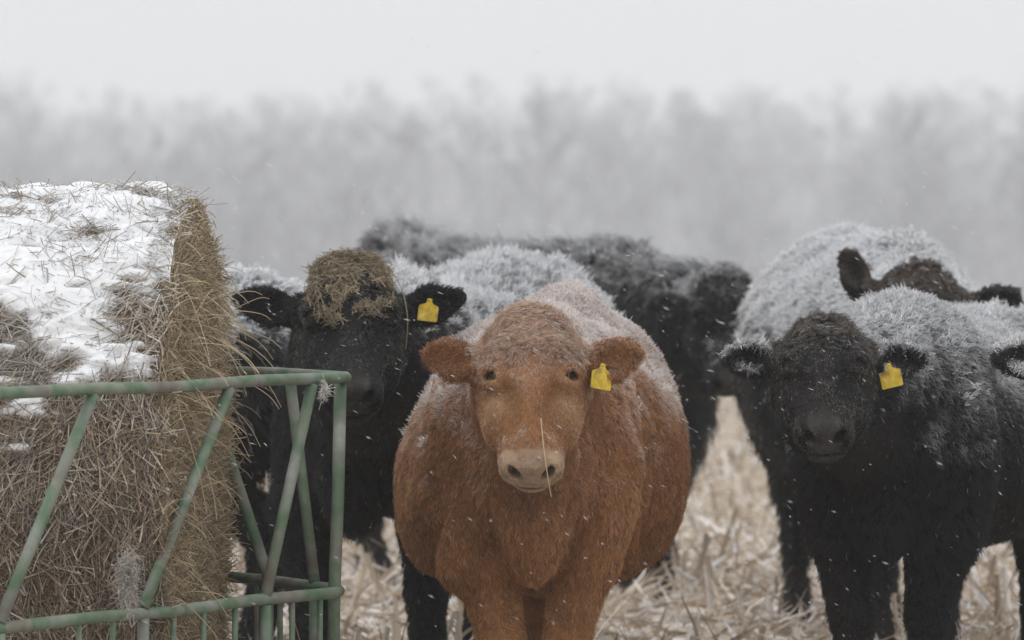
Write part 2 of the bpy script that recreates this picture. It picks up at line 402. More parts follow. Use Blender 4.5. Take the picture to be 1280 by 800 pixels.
    nost = np.zeros(len(V))
    for sx in (-1, 1):
        lc = ((V - H(sx * .043, .450, -.108)) @ R) / hs_; an = -.62 * sx; la_ = lc[:, 0] * math.cos(an) + lc[:, 2] * math.sin(an); lb_ = -lc[:, 0] * math.sin(an) + lc[:, 2] * math.cos(an)
        q = np.sqrt((la_ / .0125) ** 2 + (lb_ / .027) ** 2 + (lc[:, 1] / .034) ** 2); nost = np.maximum(nost, 1 - smooth(.75, 1.15, q))
    tint = tint * (1 - .72 * nost[:, None])           # shade inside the nostrils, painted into the tint

    root = bpy.data.objects.new(p.get('name', 'cow'), None); C.objects.link(root)
    root.empty_display_size = .3
    root.location = loc; root.rotation_euler = (0, 0, -yaw)
    tag(root, p['label'], 'cow', 'cattle in the stubble field')
    mesh_np('body', V, Q, M_HIDE, root, True, tint)

    # fur: clumps of bent tapering hairs
    nc = int(p['clumps']); per = p.get('per', 7)
    T = np.concatenate([Q[:, [0, 1, 2]], Q[:, [0, 2, 3]]])
    A = np.linalg.norm(np.cross(V[T[:, 1]] - V[T[:, 0]], V[T[:, 2]] - V[T[:, 0]]), axis=1)
    camL = toL @ (np.array([0, 0, CAMZ]) - loc)
    fc = V[T].mean(1); fnm = N[T[:, 0]]
    vis = np.where((unit(camL - fc) * fnm).sum(1) > -.2, 1.0, .12)
    wgt = A * vis * np.where(fc[:, 2] < .075 * s, 0, 1)
    dh = np.linalg.norm(fc - hc, axis=1); wgt *= 1 + 1.8 * (1 - smooth(.25, .45, dh))
    cdf = np.cumsum(wgt); cdf /= cdf[-1]
    r = np.random.default_rng(p['seed'])
    def roots(n):
        ti = np.searchsorted(cdf, r.random(n)); ti = np.minimum(ti, len(T) - 1)
        a, b = r.random(n), r.random(n); fl = a + b > 1; a[fl] = 1 - a[fl]; b[fl] = 1 - b[fl]
        t = T[ti]; wv = np.stack([1 - a - b, a, b], 1)[:, :, None]
        return (V[t] * wv).sum(1), unit((N[t] * wv).sum(1))
    P0, N0 = roots(nc)
    ft = features(P0, N0); xh, yh, zh, head, ear, muzzle = ft
    keep = (muzzle < .5) | ((np.abs(xh) > .035) & (r.random(len(P0)) < .8)) | (r.random(len(P0)) < .25); P0, N0 = P0[keep], N0[keep]
    ek = np.ones(len(P0), bool)
    for pt, d, sx in eyes: ek &= np.linalg.norm(P0 - pt, axis=1) > .024 * hs_
    for sx in (-1, 1): ek &= ~((np.linalg.norm(P0 - H(sx * .043, .455, -.105), axis=1) < .022 * hs_))
    P0, N0 = P0[ek], N0[ek]
    ft = features(P0, N0); xh, yh, zh, head, ear, muzzle = ft
    ln = p.get('len', .034)
    fore = head * (1 - smooth(.10, .21, yh))
    L = ln * (.75 + .5 * r.random(len(P0)))
    L *= 1 - .45 * (1 - smooth(.30, .55, P0[:, 2] / s))
    L = np.where(head > .3, (.007 + .013 * fore) * (.7 + .6 * r.random(len(P0))), L)
    L = np.where(muzzle > .5, .0045, L)
    L = np.where(ear > 0, .011 * (.6 + .8 * r.random(len(P0))), L)
    flow = np.stack([np.zeros(len(P0)), np.full(len(P0), .55), np.full(len(P0), -.9)], 1)
    fl_head = R[:, 1][None, :] + R[:, 0][None, :] * (np.sign(xh) * .35)[:, None]
    flow = np.where((head > .3)[:, None], fl_head, flow)
    for sx in (-1, 1):
        edv = R @ ear_c[sx][1]; m = (ear > 0) & (np.sign(xh) == sx); flow[m] = edv + np.array([0, 0, -.35])
    flow = flow + vec3noise(P0, 6, p['seed'] + 3) * .55 + vec3noise(P0, 22, p['seed'] + 4) * .35 * (1 + 1.5 * fore[:, None]) + vec3noise(P0, 55, p['seed'] + 6) * 1.1 * fore[:, None]
    tg = unit(flow - N0 * (flow * N0).sum(1, keepdims=True))
    lift = np.where(head > .3, .15 + .35 * fore, p.get('lift', .28)) + .15 * r.random(len(P0)) + np.where(ear > 0, .15, 0)
    Fc = frost(P0, N0, ft); 
    lift = lift + .35 * Fc * (1 - head)
    D = unit(tg * (1 - lift)[:, None] + N0 * lift[:, None])
    n = len(P0); K = 4
    wave = np.where(head > .3, .12 + .55 * fore, .26)
    rad0 = p.get('rad', .0011)
    tt = np.linspace(0, 1, K)
    # children
    cr_ = np.where(head > .3, .005, .008) * p.get('crad', 1)
    off = r.normal(size=(n, per, 3)) * cr_[:, None, None]
    off -= N0[:, None, :] * (off * N0[:, None, :]).sum(-1, keepdims=True)
    rt = P0[:, None, :] + off - N0[:, None, :] * .003
    Lc = L[:, None] * (.7 + .6 * r.random((n, per)))
    tipc = P0[:, None, :] + D[:, None, :] * Lc[..., None]
    tip = rt + D[:, None, :] * Lc[..., None]; tip = tip * .45 + tipc * .55 + r.normal(size=tip.shape) * (Lc * .13)[..., None]
    S = unit(np.cross(D, N0 + .01)); ph = r.random((n, 1)) * 6.28 + r.random((n, per)) * 1.2
    pts = rt[:, :, None, :] * (1 - tt)[None, None, :, None] + tip[:, :, None, :] * tt[None, None, :, None]
    sway = np.sin(ph[..., None] + tt * 4.2) * tt * (wave[:, None] * Lc)[..., None]
    pts = pts + S[:, None, None, :] * sway[..., None] + N0[:, None, None, :] * (np.sin(tt * math.pi) * .18)[None, None, :, None] * Lc[..., None, None]
    pts[..., 2] -= (tt ** 2)[None, None, :] * (Lc * .12)[..., None]
    vj = (1 + .25 * r.normal(size=(n, per, 1, 1)) + .22 * r.normal(size=(n, 1, 1, 1))).clip(.4, 1.8)
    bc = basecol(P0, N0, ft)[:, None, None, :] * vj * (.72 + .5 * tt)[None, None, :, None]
    if 'dust' in p:                                   # hay dust caught in the hair of the head
        dm = (head * smooth(.0, .5, vnoise(P0, 30, 77) + .2))[:, None] * (r.random((n, per)) < p['dust'])
        bc = bc * (1 - dm[..., None, None]) + np.array([.15, .135, .105]) * dm[..., None, None]
    Fs = smooth(-.3, .3, Fc[:, None] * 1.35 - .75 * r.random((n, per)) - .25 * r.random((n, 1))) * smooth(0, .15, Fc)[:, None]
    fm = ((Fs * (.30 + .75 * Fc[:, None])).clip(0, 1) * p.get('fmax', 1.0))[..., None] * (.2 + 1.3 * tt).clip(0, 1)[None, None, :]
    # rime beads: single hairs tipped white
    bead = (r.random((n, per)) < (p.get('bead', .02) * (1 - head[:, None]) + p.get('hbead', .01) * (head * (.5 + 1.6 * fore))[:, None]))[..., None] * (tt > .6)[None, None, :] * .6
    fm = np.maximum(fm, bead)[..., None]
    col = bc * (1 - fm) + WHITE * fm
    rad = rad0 * (1 - .72 * tt)[None, None, :] * (1 + .8 * Fc[:, None, None]) * np.where(head > .3, .75, 1)[:, None, None] * np.ones((n, per, K))
    allP, allR, allC = [pts.reshape(-1, K, 3)], [rad.reshape(-1, K)], [col.reshape(-1, K, 3)]
    # frost needles standing on the snowed-on parts
    nf = int(p.get('needles', 0))
    if nf:
        P1, N1 = roots(nf); ft1 = features(P1, N1); F1 = frost(P1, N1, ft1)
        k_ = (r.random(nf) < F1 * (1 - p.get('gap', .5) * smooth(.1, -.25, vnoise(P1, 34, 19)))) & (F1 > p.get('nmin', .08)) & (F1 > r.random(nf) * .5) & ((ft1[3] < .4)); P1, N1, F1, h1 = P1[k_], N1[k_], F1[k_], ft1[4][k_]
        m = len(P1); q = p.get('nq', 6)
        lift_d = unit(N1 * .9 + np.array([0, 0, .45]) + vec3noise(P1, 12, 91) * .6)
        d = unit(lift_d[:, None, :] + r.normal(size=(m, q, 3)) * .38)
        big = (.55 + .9 * smooth(-.3, .6, vnoise(P1, 16, 55)))[:, None]
        Ln = p.get('nlen', .024) * big * (.5 + .8 * r.random((m, q)))
        rt = P1[:, None, :] + r.normal(size=(m, q, 3)) * .004 + N1[:, None, :] * np.where(h1 > 0, .004, .010)[:, None, None]
        pp = rt[:, :, None, :] + d[:, :, None, :] * (Ln[..., None] * tt)[..., None]
        rr = (.0019 * p.get('nrad', 1)) * (1 - .75 * tt)[None, None, :] * np.ones((m, q, 1))
        cc = np.ones((m, q, K, 3)) * np.array(p.get('rime', WHITE)) * (.80 + .2 * r.random((m, q, 1, 1)))
        allP.append(pp.reshape(-1, K, 3)); allR.append(rr.reshape(-1, K)); allC.append(cc.reshape(-1, K, 3))
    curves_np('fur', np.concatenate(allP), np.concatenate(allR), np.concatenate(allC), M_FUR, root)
    # eyes
    for pt, d, sx in eyes:
        me = bpy.data.meshes.new('eye'); import bmesh
        bm = bmesh.new(); bmesh.ops.create_uvsphere(bm, u_segments=24, v_segments=16, radius=.0195 * hs_); bm.to_mesh(me); bm.free()
        for q in me.polygons: q.use_smooth = True
        me.materials.append(M_EYE); o = bpy.data.objects.new('eye', me); C.objects.link(o); o.parent = root; o.location = pt - d * .002
    if 'tag' in p:
        sx = p['tag'][0]; ec, ed, wa, ea = ear_c[sx]; tx, ty, ang = p['tag'][1:4]; sc = p['tag'][4] if len(p['tag']) > 4 else 1
        a0 = H(*(ec + ed * tx + wa * ty + ea * .027))
        # the tag hangs in a plane across the ear, facing forward
        fwd = toL @ unit(np.array([p.get('tag_turn', .25), -1, .1])); up0 = np.array([0, 0, 1.0]); rt_ = unit(np.cross(fwd, up0)); up = np.cross(rt_, fwd)
        ca, sa = math.cos(math.radians(ang)), math.sin(math.radians(ang))
        u_ = rt_ * ca + up * sa; v_ = -rt_ * sa + up * ca
        if (toL.T @ rt_)[0] < 0: u_ = -u_
        out_ = [(-.008, .004), (.008, .004), (.009, -.007), (.013, -.012), (.030, -.019), (.033, -.024), (.033, -.067), (.030, -.070), (-.030, -.070), (-.033, -.067), (-.033, -.024), (-.030, -.019), (-.013, -.012), (-.009, -.007)]
        bm = bmesh.new(); top_ = []
        for zz in (.0015, -.0015):
            top_.append([bm.verts.new(a0 + (u_ * x + v_ * y) * sc + fwd * (zz + .010 * math.sin(max(0, -y) * 18) * (x * 12) ** 2)) for x, y in out_])
        m_ = len(out_)
        for i in range(m_):
            j = (i + 1) % m_; bm.faces.new((top_[0][i], top_[0][j], top_[1][j], top_[1][i]))
        bm.faces.new(top_[0]); bm.faces.new(top_[1][::-1])
        bmesh.ops.recalc_face_normals(bm, faces=bm.faces)
        me = bpy.data.meshes.new('ear_tag'); bm.to_mesh(me); bm.free(); me.materials.append(M_TAG)
        o = bpy.data.objects.new('ear_tag', me); C.objects.link(o); o.parent = root
        # button
        bm = bmesh.new(); bmesh.ops.create_uvsphere(bm, u_segments=12, v_segments=8, radius=.0055 * sc)
        me = bpy.data.meshes.new('button'); bm.to_mesh(me); bm.free(); me.materials.append(M_TAG)
        b = bpy.data.objects.new('button', me); C.objects.link(b); b.parent = o; b.location = a0
    return dict(H=H, toL=toL, loc=loc, root=root, f=f, hs=hs_)

BLACK, BLACK2, BMZ = (.0105, .0112, .0135), (.026, .025, .027), (.060, .055, .053)
cows = {}
cows['brown'] = make_cow(dict(label='reddish brown cow with tan muzzle and frosted back facing the camera between the black cattle', seed=11,
    loc=(.055, 14.72, 0), yaw=2, head=at(664, 378, 14.25), headM=head_matrix(53, 0, 0), scale=1.0, head_scale=.98, low_exp=2.7, belly_w=.395, belly_d=.08, top=1.225, taper=.46, shear=.09, hind=.045, fold=.034, zones=1, crest=((.07, 1.10, 1.19), (.06, .12, .06)), neck=.19,
    color=(.300, .140, .058), color2=(.44, .235, .108), muzzle=(.40, .275, .19), face_tint=(.52, .33, .19), under=.35, hbead=.07, fmax=.68, frost=(-.34, 1.55, .36, .25), clumps=60000, per=9, needles=17000, nmin=.45, rime=(.80,.74,.71), nlen=.012, nrad=.7, len=.015, rad=.00062, crown=(.44,.25,.125),
    h=.010, fh=.005, tag_turn=.55, tag=(-1, -.030, .014, 10, .88), spread=.078, bead=.015, ear={-1: (1, -.10, .16), 1: (-1, -.10, .20)}))
cows['bull'] = make_cow(dict(label='black cow with hay matted on its forehead standing behind the green feeder', seed=23,
    loc=(-.45, 16.72, 0), yaw=19, head=at(438, 322, 16.0), headM=head_matrix(36, 2, 0), scale=1.05, head_scale=1.08, belly_w=.38, top=1.26,
    color=BLACK, color2=BLACK2, muzzle=BMZ, slope=.07, nmin=.20, nq=9, gap=1.25, under=.05, fmax=.42, frost=(.22, .60, .10, .0), clumps=34000, per=7, rad=.0009, needles=24000, nlen=.028, nrad=1.05, len=.024,
    tag_turn=-.2, tag=(-1, -.010, -.01, 6, .86), spread=.17, pad=.055, bead=.003, ear={-1: (1, -.1, .22), 1: (-1, -.1, .20)}, ear_len=.078, ear_w=.058, ear_y=.085, dust=.42))
cows['right'] = make_cow(dict(label='black cow with yellow ear tag and frosted ears standing right of the brown cow', seed=31,
    loc=(1.04, 15.8, 0), yaw=16, head=at(1030, 391, 15.4), headM=head_matrix(34, -3, 0), scale=1.0, head_scale=.94, ear_y=.075, pad=.055, crown=(.085,.062,.046), belly_w=.40, top=1.172,
    color=BLACK, color2=(.032, .025, .022), muzzle=BMZ, gap=1.0, nq=7, fmax=.6, under=.15, hbead=.02, nmin=.32, frost=(-.36, 1.35, .18, .85), clumps=38000, per=7, needles=13000, nlen=.017, nrad=.75, len=.022, rad=.001,
    tag=(-1, -.03, .016, -14, .9), spread=.10, bead=.003, ear={-1: (1, -.10, .02), 1: (-1, -.10, .04)}, dust=.25, tag_turn=-.3))
cows['snowback'] = make_cow(dict(label='black cow with thick white snow crusting its back, behind the front right cow', seed=43,
    loc=(1.32, 18.6, 0), yaw=-6, head=at(1154, 320, 17.9), crown=(.11,.085,.070), ear_y=.075, ear_len=.064, headM=head_matrix(52, 8, 4), scale=1.05, head_scale=1.2, belly_w=.39, top=1.33, taper=.36, pad=.055,
    color=BLACK, color2=(.06, .045, .035), muzzle=BMZ, lump=.016, gap=.8, fmax=.78, frost=(-.05, .6, .15, .1), clumps=16000, per=6, needles=30000, nlen=.015, nrad=1.1, len=.034, rad=.0015,
    spread=.10, h=.014, fh=.008, bead=.01, ear={1: (-.50, -.1, .80), -1: (1, -.1, .16)}, ear_w=.052))
cows['far'] = make_cow(dict(label='shaggy black cow farthest back, side-on with its head turned this way', seed=53,
    loc=(.56, 21.4, 0), yaw=-41, head=at(905, 328, 20.9), headM=head_matrix(62, 10, 0), scale=1.05, head_scale=1.0, belly_w=.38, top=1.285, hump=.055, neck=.21,
    color=BLACK, color2=(.050, .045, .042), muzzle=BMZ, pad=.055, fmax=.6, under=.4, gap=1.0, frost=(.28, 1.1, .7, .2), clumps=15000, per=6, needles=10000, nlen=.024, nrad=1.3, len=.055, rad=.0016, crad=1.5,
    spread=.05, h=.014, fh=.009, bead=.01, lump=.018))
cows['edge'] = make_cow(dict(label='black cow at the right edge with only its frosted ear in view', seed=61,
    loc=(1.80, 15.45, 0), yaw=74, head=at(1381, 395, 15.0), headM=head_matrix(55, 0, 0), scale=.98, head_scale=.98, belly_w=.36, top=1.24,
    color=BLACK, color2=BLACK2, muzzle=BMZ, ear_y=.075, pad=.055, frost=(.1, .8, .2, .85), clumps=14000, per=7, needles=12000, nlen=.014, nrad=.75, len=.030,
    h=.014, fh=.007, ear={1: (-1, -.1, .10), -1: (1, -.1, .0)}))
cows['behind_bale'] = make_cow(dict(label='black cow mostly hidden behind the hay bale with its frosted rump showing', seed=71,
    loc=(-2.25, 17.9, 0), yaw=84, head=(-2.75, 17.9, 1.15), headM=head_matrix(55, -85, 0), scale=1.0, head_scale=1.0, belly_w=.37, top=1.26,
    color=BLACK, color2=BLACK2, muzzle=BMZ, pad=.055, frost=(.1, .7, .2, .5), clumps=10000, per=6, needles=9000, nlen=.026, nrad=1.2, len=.038, rad=.0013,
    h=.014, fh=.010, ear={1: (-.1, -1, .1), -1: (.1, 1, .1)}, ear_down={1: (-.2, 0, -1), -1: (-.2, 0, -1)}))
# ------------------------------------------------------------------ hay and straw
HAY = np.array([1.10, 1.06, 1.08]) * np.array([[.50, .41, .26], [.42, .35, .22], [.30, .25, .155], [.60, .51, .36], [.38, .33, .21], [.24, .195, .125]])
STRAW = np.array([[.40, .31, .22], [.31, .235, .165], [.22, .165, .12], [.50, .43, .34], [.16, .12, .09], [.46, .42, .37]])
def strands(root, d, L, rad, col, bend, K=4, r=rng):
    n = len(root); tt = np.linspace(0, 1, K)
    side = unit(np.cross(d, r.normal(size=(n, 3))))
    P = root[:, None, :] + d[:, None, :] * (L[:, None] * (tt - .0))[..., None] + side[:, None, :] * (bend[:, None] * L[:, None] * tt ** 2)[..., None]
    R = rad[:, None] * (1 - .45 * tt)[None, :]
    c = np.repeat(col[:, None, :], K, 1)
    return P, R, c

def hay_on_head(cow):
    r = np.random.default_rng(5); n = 8000
    H = cow['H']; f = cow['f']
    xy = r.normal(size=(n, 2)) * np.array([.078, .085]) + np.array([0, .070]); xy[:, 0] = np.clip(xy[:, 0], -.16, .16)
    keep = (xy[:, 1] < .27) & (np.abs(xy[:, 0]) < .15 - .30 * np.clip(xy[:, 1] - .12, 0, 1)); xy = xy[keep]
    th = r.random(len(xy)); d_h = unit(np.stack([xy[:, 0] * 5.2, (xy[:, 1] - .12) * 6.5, np.full(len(xy), .6)], 1))
    o = np.array([H(0, .12, -.11)]); Rm = np.stack([H(1, 0, 0) - H(0, 0, 0), H(0, 1, 0) - H(0, 0, 0), H(0, 0, 1) - H(0, 0, 0)], 1) / cow['hs']
    d = d_h @ Rm.T
    lo = np.zeros(len(d)); hi = np.full(len(d), .35)
    for _ in range(14):
        mid = (lo + hi) / 2; v = f.at(o + d * mid[:, None]); lo = np.where(v < 0, mid, lo); hi = np.where(v < 0, hi, mid)
    dens = smooth(-.35, .45, vnoise(d * .1, 70, 3) * 1.3 + vnoise(d * .1, 190, 4) * .5 + (.12 - xy[:, 1]) * 3.5)
    k = r.random(len(d)) < dens; d, lo, xy = d[k], lo[k], xy[k]
    P = o + d * (lo + .012 + .030 * r.random(len(d)) * np.exp(-(xy[:, 1] / .14) ** 2))[:, None]
    t = unit(r.normal(size=P.shape)); t = unit(t - d * (t * d).sum(1, keepdims=True) * .85)
    L = .014 + .035 * r.random(len(P)) ** 2
    S = strands(P - t * (L * .5)[:, None], t, L, .0006 + .0007 * r.random(len(P)), HAY[r.integers(0, 6, len(P))] * (.32 + .5 * r.random(len(P)))[:, None], r.normal(size=len(P)) * .4, r=r)
    # a long stem dangling by the cheek
    a = H(-.10, .03, -.02); pts = np.array([a + np.array([0, 0, .01]), a + np.array([.05, -.03, -.05]), a + np.array([.075, -.05, -.14]), a + np.array([.068, -.05, -.22])])
    Pn = np.concatenate([S[0], pts[None]]); Rn = np.concatenate([S[1], np.full((1, 4), .0014)]); Cn = np.concatenate([S[2], np.full((1, 4, 3), .30) * np.array([1, .85, .6])])
    Pw = Pn @ cow['toL'] + cow['loc']            # local -> world (inverse rotation)
    o = curves_np('hay_clump', Pw, Rn, Cn, M_STRAW)
    tag(o, 'matted hay caught on the forehead of the black cow behind the feeder', 'hay')
hay_on_head(cows['bull'])
# straw on the brown muzzle
c_ = cows['brown']; H = c_['H']
pts = np.array([H(-.024, .345, -.022), H(-.030, .41, -.045), H(-.040, .47, -.090), H(-.050, .50, -.150)])
pts = pts @ c_['toL'] + c_['loc']
o = curves_np('dry_straw', pts[None], np.full((1, 4), .0013), np.full((1, 4, 3), .6) * np.array([.85, .66, .42]), M_STRAW)
tag(o, 'single dry stem hanging over the brown cow\'s muzzle', 'hay')

# ------------------------------------------------------------------ round bale
BR, BL = .755, 1.7
b_end = np.array([-.825, 14.60]); b_ang = math.radians(-3.1)      # axis direction points right and a little to the camera
bale = bpy.data.objects.new('round_bale', None); C.objects.link(bale); bale.location = (b_end[0], b_end[1], BR + .01); bale.rotation_euler = (0, 0, b_ang)
tag(bale, 'big round bale of hay with snow on top inside the green feeder', 'hay bale')
def bale_r(u, x):                       # radius at angle u (0 = top, positive towards the camera), x = -length..0
    P = np.stack([np.cos(u) * 1.3, np.sin(u) * 1.3, x], -1)
    return BR + .020 * fbm(P, 3, 3) + .010 * vnoise(P, 14, 4) - .022 * smooth(-.10, 0.0, x) * (.6 + .4 * vnoise(P, 5, 8))
nu, nx = 260, 150
us = np.linspace(-math.pi, math.pi, nu, endpoint=False); xsb = np.linspace(-BL, 0, nx)
U, X = np.meshgrid(us, xsb, indexing='ij'); Rr = bale_r(U, X)
V = np.stack([X, -np.sin(U) * Rr, np.cos(U) * Rr], -1).reshape(-1, 3)
I = np.arange(nu * nx).reshape(nu, nx); I2 = np.roll(I, -1, 0)
Qs = np.stack([I[:, :-1], I2[:, :-1], I2[:, 1:], I[:, 1:]], -1).reshape(-1, 4)
# end discs
for side, col_ in ((1, -1), (0, 0)):
    prev = I[:, col_]; base_n = len(V)
    for ring in range(1, 24):
        q = 1 - ring / 24.0; rr = Rr[:, col_] * q
        x = (xsb[col_] + (1 if side else -1) * .018 * (1 - q ** 6) + .015 * vnoise(np.stack([np.sin(us) * rr, np.cos(us) * rr, us * 0], -1), 9, 6))
        nv = np.stack([x, -np.sin(us) * rr, np.cos(us) * rr], -1); cur = np.arange(len(V), len(V) + nu); V = np.concatenate([V, nv])
        p2, c2 = np.roll(prev, -1), np.roll(cur, -1)
        q4 = np.stack([prev, p2, c2, cur], -1); Qs = np.concatenate([Qs, q4 if side else q4[:, ::-1]]); prev = cur
n_ = fbm(V, 12, 9, 4)[:, None]
tint = np.array([.20, .155, .10]) * (1 + .5 * n_)
tint = np.where((V[:, :1] > -.01), np.array([.21, .165, .085]) * (1 + .4 * n_), tint)
mesh_np('core', V, Qs, tint_mat('bale_core', .9, .1, .8, 60), bale, True, tint)
def bp(u, x, dr=0):
    rr = bale_r(u, x) + dr; return np.stack([x, -np.sin(u) * rr, np.cos(u) * rr], -1)
# snow crust lying over the top: thickness follows the noise, thin patches let the straw through
def snow_t(u, x):
    P = np.stack([u * BR, x, x * 0], -1)
    big = fbm(P, 4.2, 21, 3); fine = fbm(P * np.array([1, .38, 1]), 24, 22, 3)
    cover = 1.35 - smooth(.50, 1.05, u) * 2.3 + .7 * smooth(.0, .4, big) * (u > .3) + 2.1 * np.exp(-((x + .28) / .27) ** 2) * smooth(.5, .9, u) * (1 - .9 * smooth(1.18, 1.5, u)) * (.75 + 1.1 * vnoise(P, 6, 87) * smooth(.85, 1.1, u)) - smooth(1.4, 1.65, u) * 2 - smooth(-2.0, -1.2, -u * -1) * 0
    cover = np.where(u < 0, 1.25 - smooth(.5, 1.3, -u) * 2.0, cover)
    return np.clip((cover + .9 * big + (1.7 + .8 * smooth(.4, .9, u)) * fine - .40) * .017, -.02, .028)
us2 = np.linspace(-1.5, 1.75, 620); xs2 = np.linspace(-BL + .01, .004, 420)
U, X = np.meshgrid(us2, xs2, indexing='ij'); Tk = snow_t(U, X) - .024 * smooth(-.08, .0, X) * smooth(-.5, .6, fbm(np.stack([U, X * 1.5, X * 0], -1), 9, 5, 3) + smooth(-.08, 0, X) * .5)
V = bp(U, X, Tk).reshape(-1, 3); I = np.arange(len(us2) * len(xs2)).reshape(len(us2), len(xs2))
Qn = np.stack([I[:-1, :-1], I[1:, :-1], I[1:, 1:], I[:-1, 1:]], -1).reshape(-1, 4)
Qn = Qn[(Tk.reshape(-1)[Qn] > -.012).any(1)]
used = np.unique(Qn); V = V[used]; Qn = np.searchsorted(used, Qn)
M_SNOW, t_, b_ = new_mat('snow'); b_.inputs['Base Color'].default_value = (.82, .83, .85, 1); b_.inputs['Roughness'].default_value = .9; b_.inputs['Specular IOR Level'].default_value = .1
tc = t_.nodes.new('ShaderNodeTexCoord'); nz = t_.nodes.new('ShaderNodeTexNoise'); nz.inputs['Scale'].default_value = 120; bpn = t_.nodes.new('ShaderNodeBump'); bpn.inputs['Strength'].default_value = .5; bpn.inputs['Distance'].default_value = .004
t_.links.new(tc.outputs['Object'], nz.inputs['Vector']); t_.links.new(nz.outputs[0], bpn.inputs['Height']); t_.links.new(bpn.outputs[0], b_.inputs['Normal'])
mesh_np('snow_cover', V, Qn, M_SNOW, bale)
# straw on the curved side
n = 70000; u = rng.uniform(-1.3, 3.0, n); x = rng.uniform(-BL, .0, n)
k = ~((u < -.2) & (rng.random(n) < .7)); u, x = u[k], x[k]; n = len(u)
tk = snow_t(u, x); depth = rng.random(n)
under = tk > .004
keep = ~under | (rng.random(n) < .14); u, x, tk, under = u[keep], x[keep], tk[keep], under[keep]; n = len(u)
P = bp(u, x, .000 + .016 * rng.random(n))
nrm = np.stack([np.zeros(n), -np.sin(u), np.cos(u)], -1); tang = np.stack([np.zeros(n), -np.cos(u), -np.sin(u)], -1); axx = np.tile([1.0, 0, 0], (n, 1))
ph = rng.normal(size=n) * .75 + vnoise(P, 3, 50) * 1.6
d = unit(axx * np.sin(ph)[:, None] + tang * np.cos(ph)[:, None] + nrm * (rng.normal(size=n) * .22 + .08)[:, None]); d *= np.where(rng.random(n) < .5, 1, -1)[:, None]
L = .04 + .13 * rng.random(n) ** 1.6
frosty = smooth(-.5, 1.2, 1.2 - u + .9 * vnoise(P, 5, 52) + .5 * vnoise(P, 30, 53)) * (.35 + .65 * rng.random(n))
col = STRAW[rng.integers(0, 6, n)] * ((.55 + .5 * rng.random(n)) * (1 + .45 * fbm(P, 3.5, 60, 3)))[:, None]; col = col * (1 - .75 * frosty[:, None]) + np.array([.60, .59, .58]) * .75 * frosty[:, None]
A1 = strands(P - d * (L * .5)[:, None], d, L, .0009 + .0015 * rng.random(n) ** 2, col, rng.normal(size=n) * .18)
# hay on the end face, combed outward and down
n = 32000; rr = BR * np.sqrt(rng.random(n)) * .995; u = rng.uniform(-math.pi, math.pi, n)
P = np.stack([.018 * (1 - (rr / BR) ** 6) + .012 * rng.random(n), -np.sin(u) * rr, np.cos(u) * rr], -1)
d = unit(np.stack([np.abs(rng.normal(size=n)) * .22 + .03, rng.normal(size=n) * .8, rng.normal(size=n) * .9], -1))
L = (.02 + .055 * rng.random(n) ** 1.5) * (1 - .6 * smooth(.55, .75, np.cos(u) * rr))
col = HAY[rng.integers(0, 6, n)] * (.55 + .5 * rng.random(n))[:, None]
A2 = strands(P - d * .008, d, L, .0009 + .0012 * rng.random(n) ** 2, col, rng.normal(size=n) * .35)
# loose stems sticking out of the end and hanging down
n = 300; u = rng.normal(size=n) * .9 + .5; rr = BR * (.55 + .45 * rng.random(n)); zz = np.cos(u) * rr
P = np.stack([np.full(n, .03), -np.sin(u) * rr, zz], -1)
d = unit(np.stack([.5 + rng.random(n) * .9, rng.normal(size=n) * .7, rng.normal(size=n) * .7 + .05], -1)); L = (1 - .75 * smooth(.45, .7, zz)) * (.04 + .12 * rng.random(n) ** 2.2) * (1 + .8 * np.exp(-((zz - .35) / .25) ** 2))
K = 5; tt = np.linspace(0, 1, K); Pp = P[:, None, :] + d[:, None, :] * (L[:, None] * tt)[..., None]; Pp[..., 2] -= (L[:, None] * .40 * tt ** 2); Pp[..., 0] -= (L[:, None] * .15 * tt ** 2)
Pp4 = np.stack([Pp[:, 0], Pp[:, 1], Pp[:, 3], Pp[:, 4]], 1)
A3 = (Pp4, np.repeat((.0009 + .0010 * rng.random(n))[:, None], 4, 1) * np.linspace(1, .5, 4), np.repeat((HAY[rng.integers(0, 6, n)] * (.7 + .5 * rng.random(n))[:, None])[:, None, :], 4, 1))
# stems and rime crystals poking out of the crust along the top
n = 22000; u = rng.uniform(-.5, 1.4, n); x = rng.uniform(-BL * .8, .0, n); P = bp(u, x, snow_t(u, x).clip(0) - .004)
k = vnoise(P, 4, 71) + .5 * vnoise(P, 11, 72) > .05; P, u = P[k], u[k]; n = len(u)
nrm = np.stack([np.zeros(n), -np.sin(u), np.cos(u)], -1)
d = unit(nrm * (.04 + .30 * rng.random(n) ** 4)[:, None] + np.stack([rng.normal(size=n), rng.normal(size=n) * .4, rng.normal(size=n) * .25], -1) * .5); L = (.012 + .075 * rng.random(n) ** 2.8) * (.45 + .55 * smooth(.05, .5, u))
g = rng.random(n)[:, None]; col = np.where(g < .6, np.array([.70, .71, .72]), np.where(g < .85, np.array([.34, .31, .27]), np.array([.22, .18, .13])))
A4 = strands(P - d * .01, d, L, .0008 + .0011 * rng.random(n) ** 2, col * (.8 + .3 * rng.random(n))[:, None], rng.normal(size=n) * .3)
curves_np('straw', *[np.concatenate([a[q] for a in (A1, A2, A3, A4)]) for q in range(3)], M_STRAW, bale)

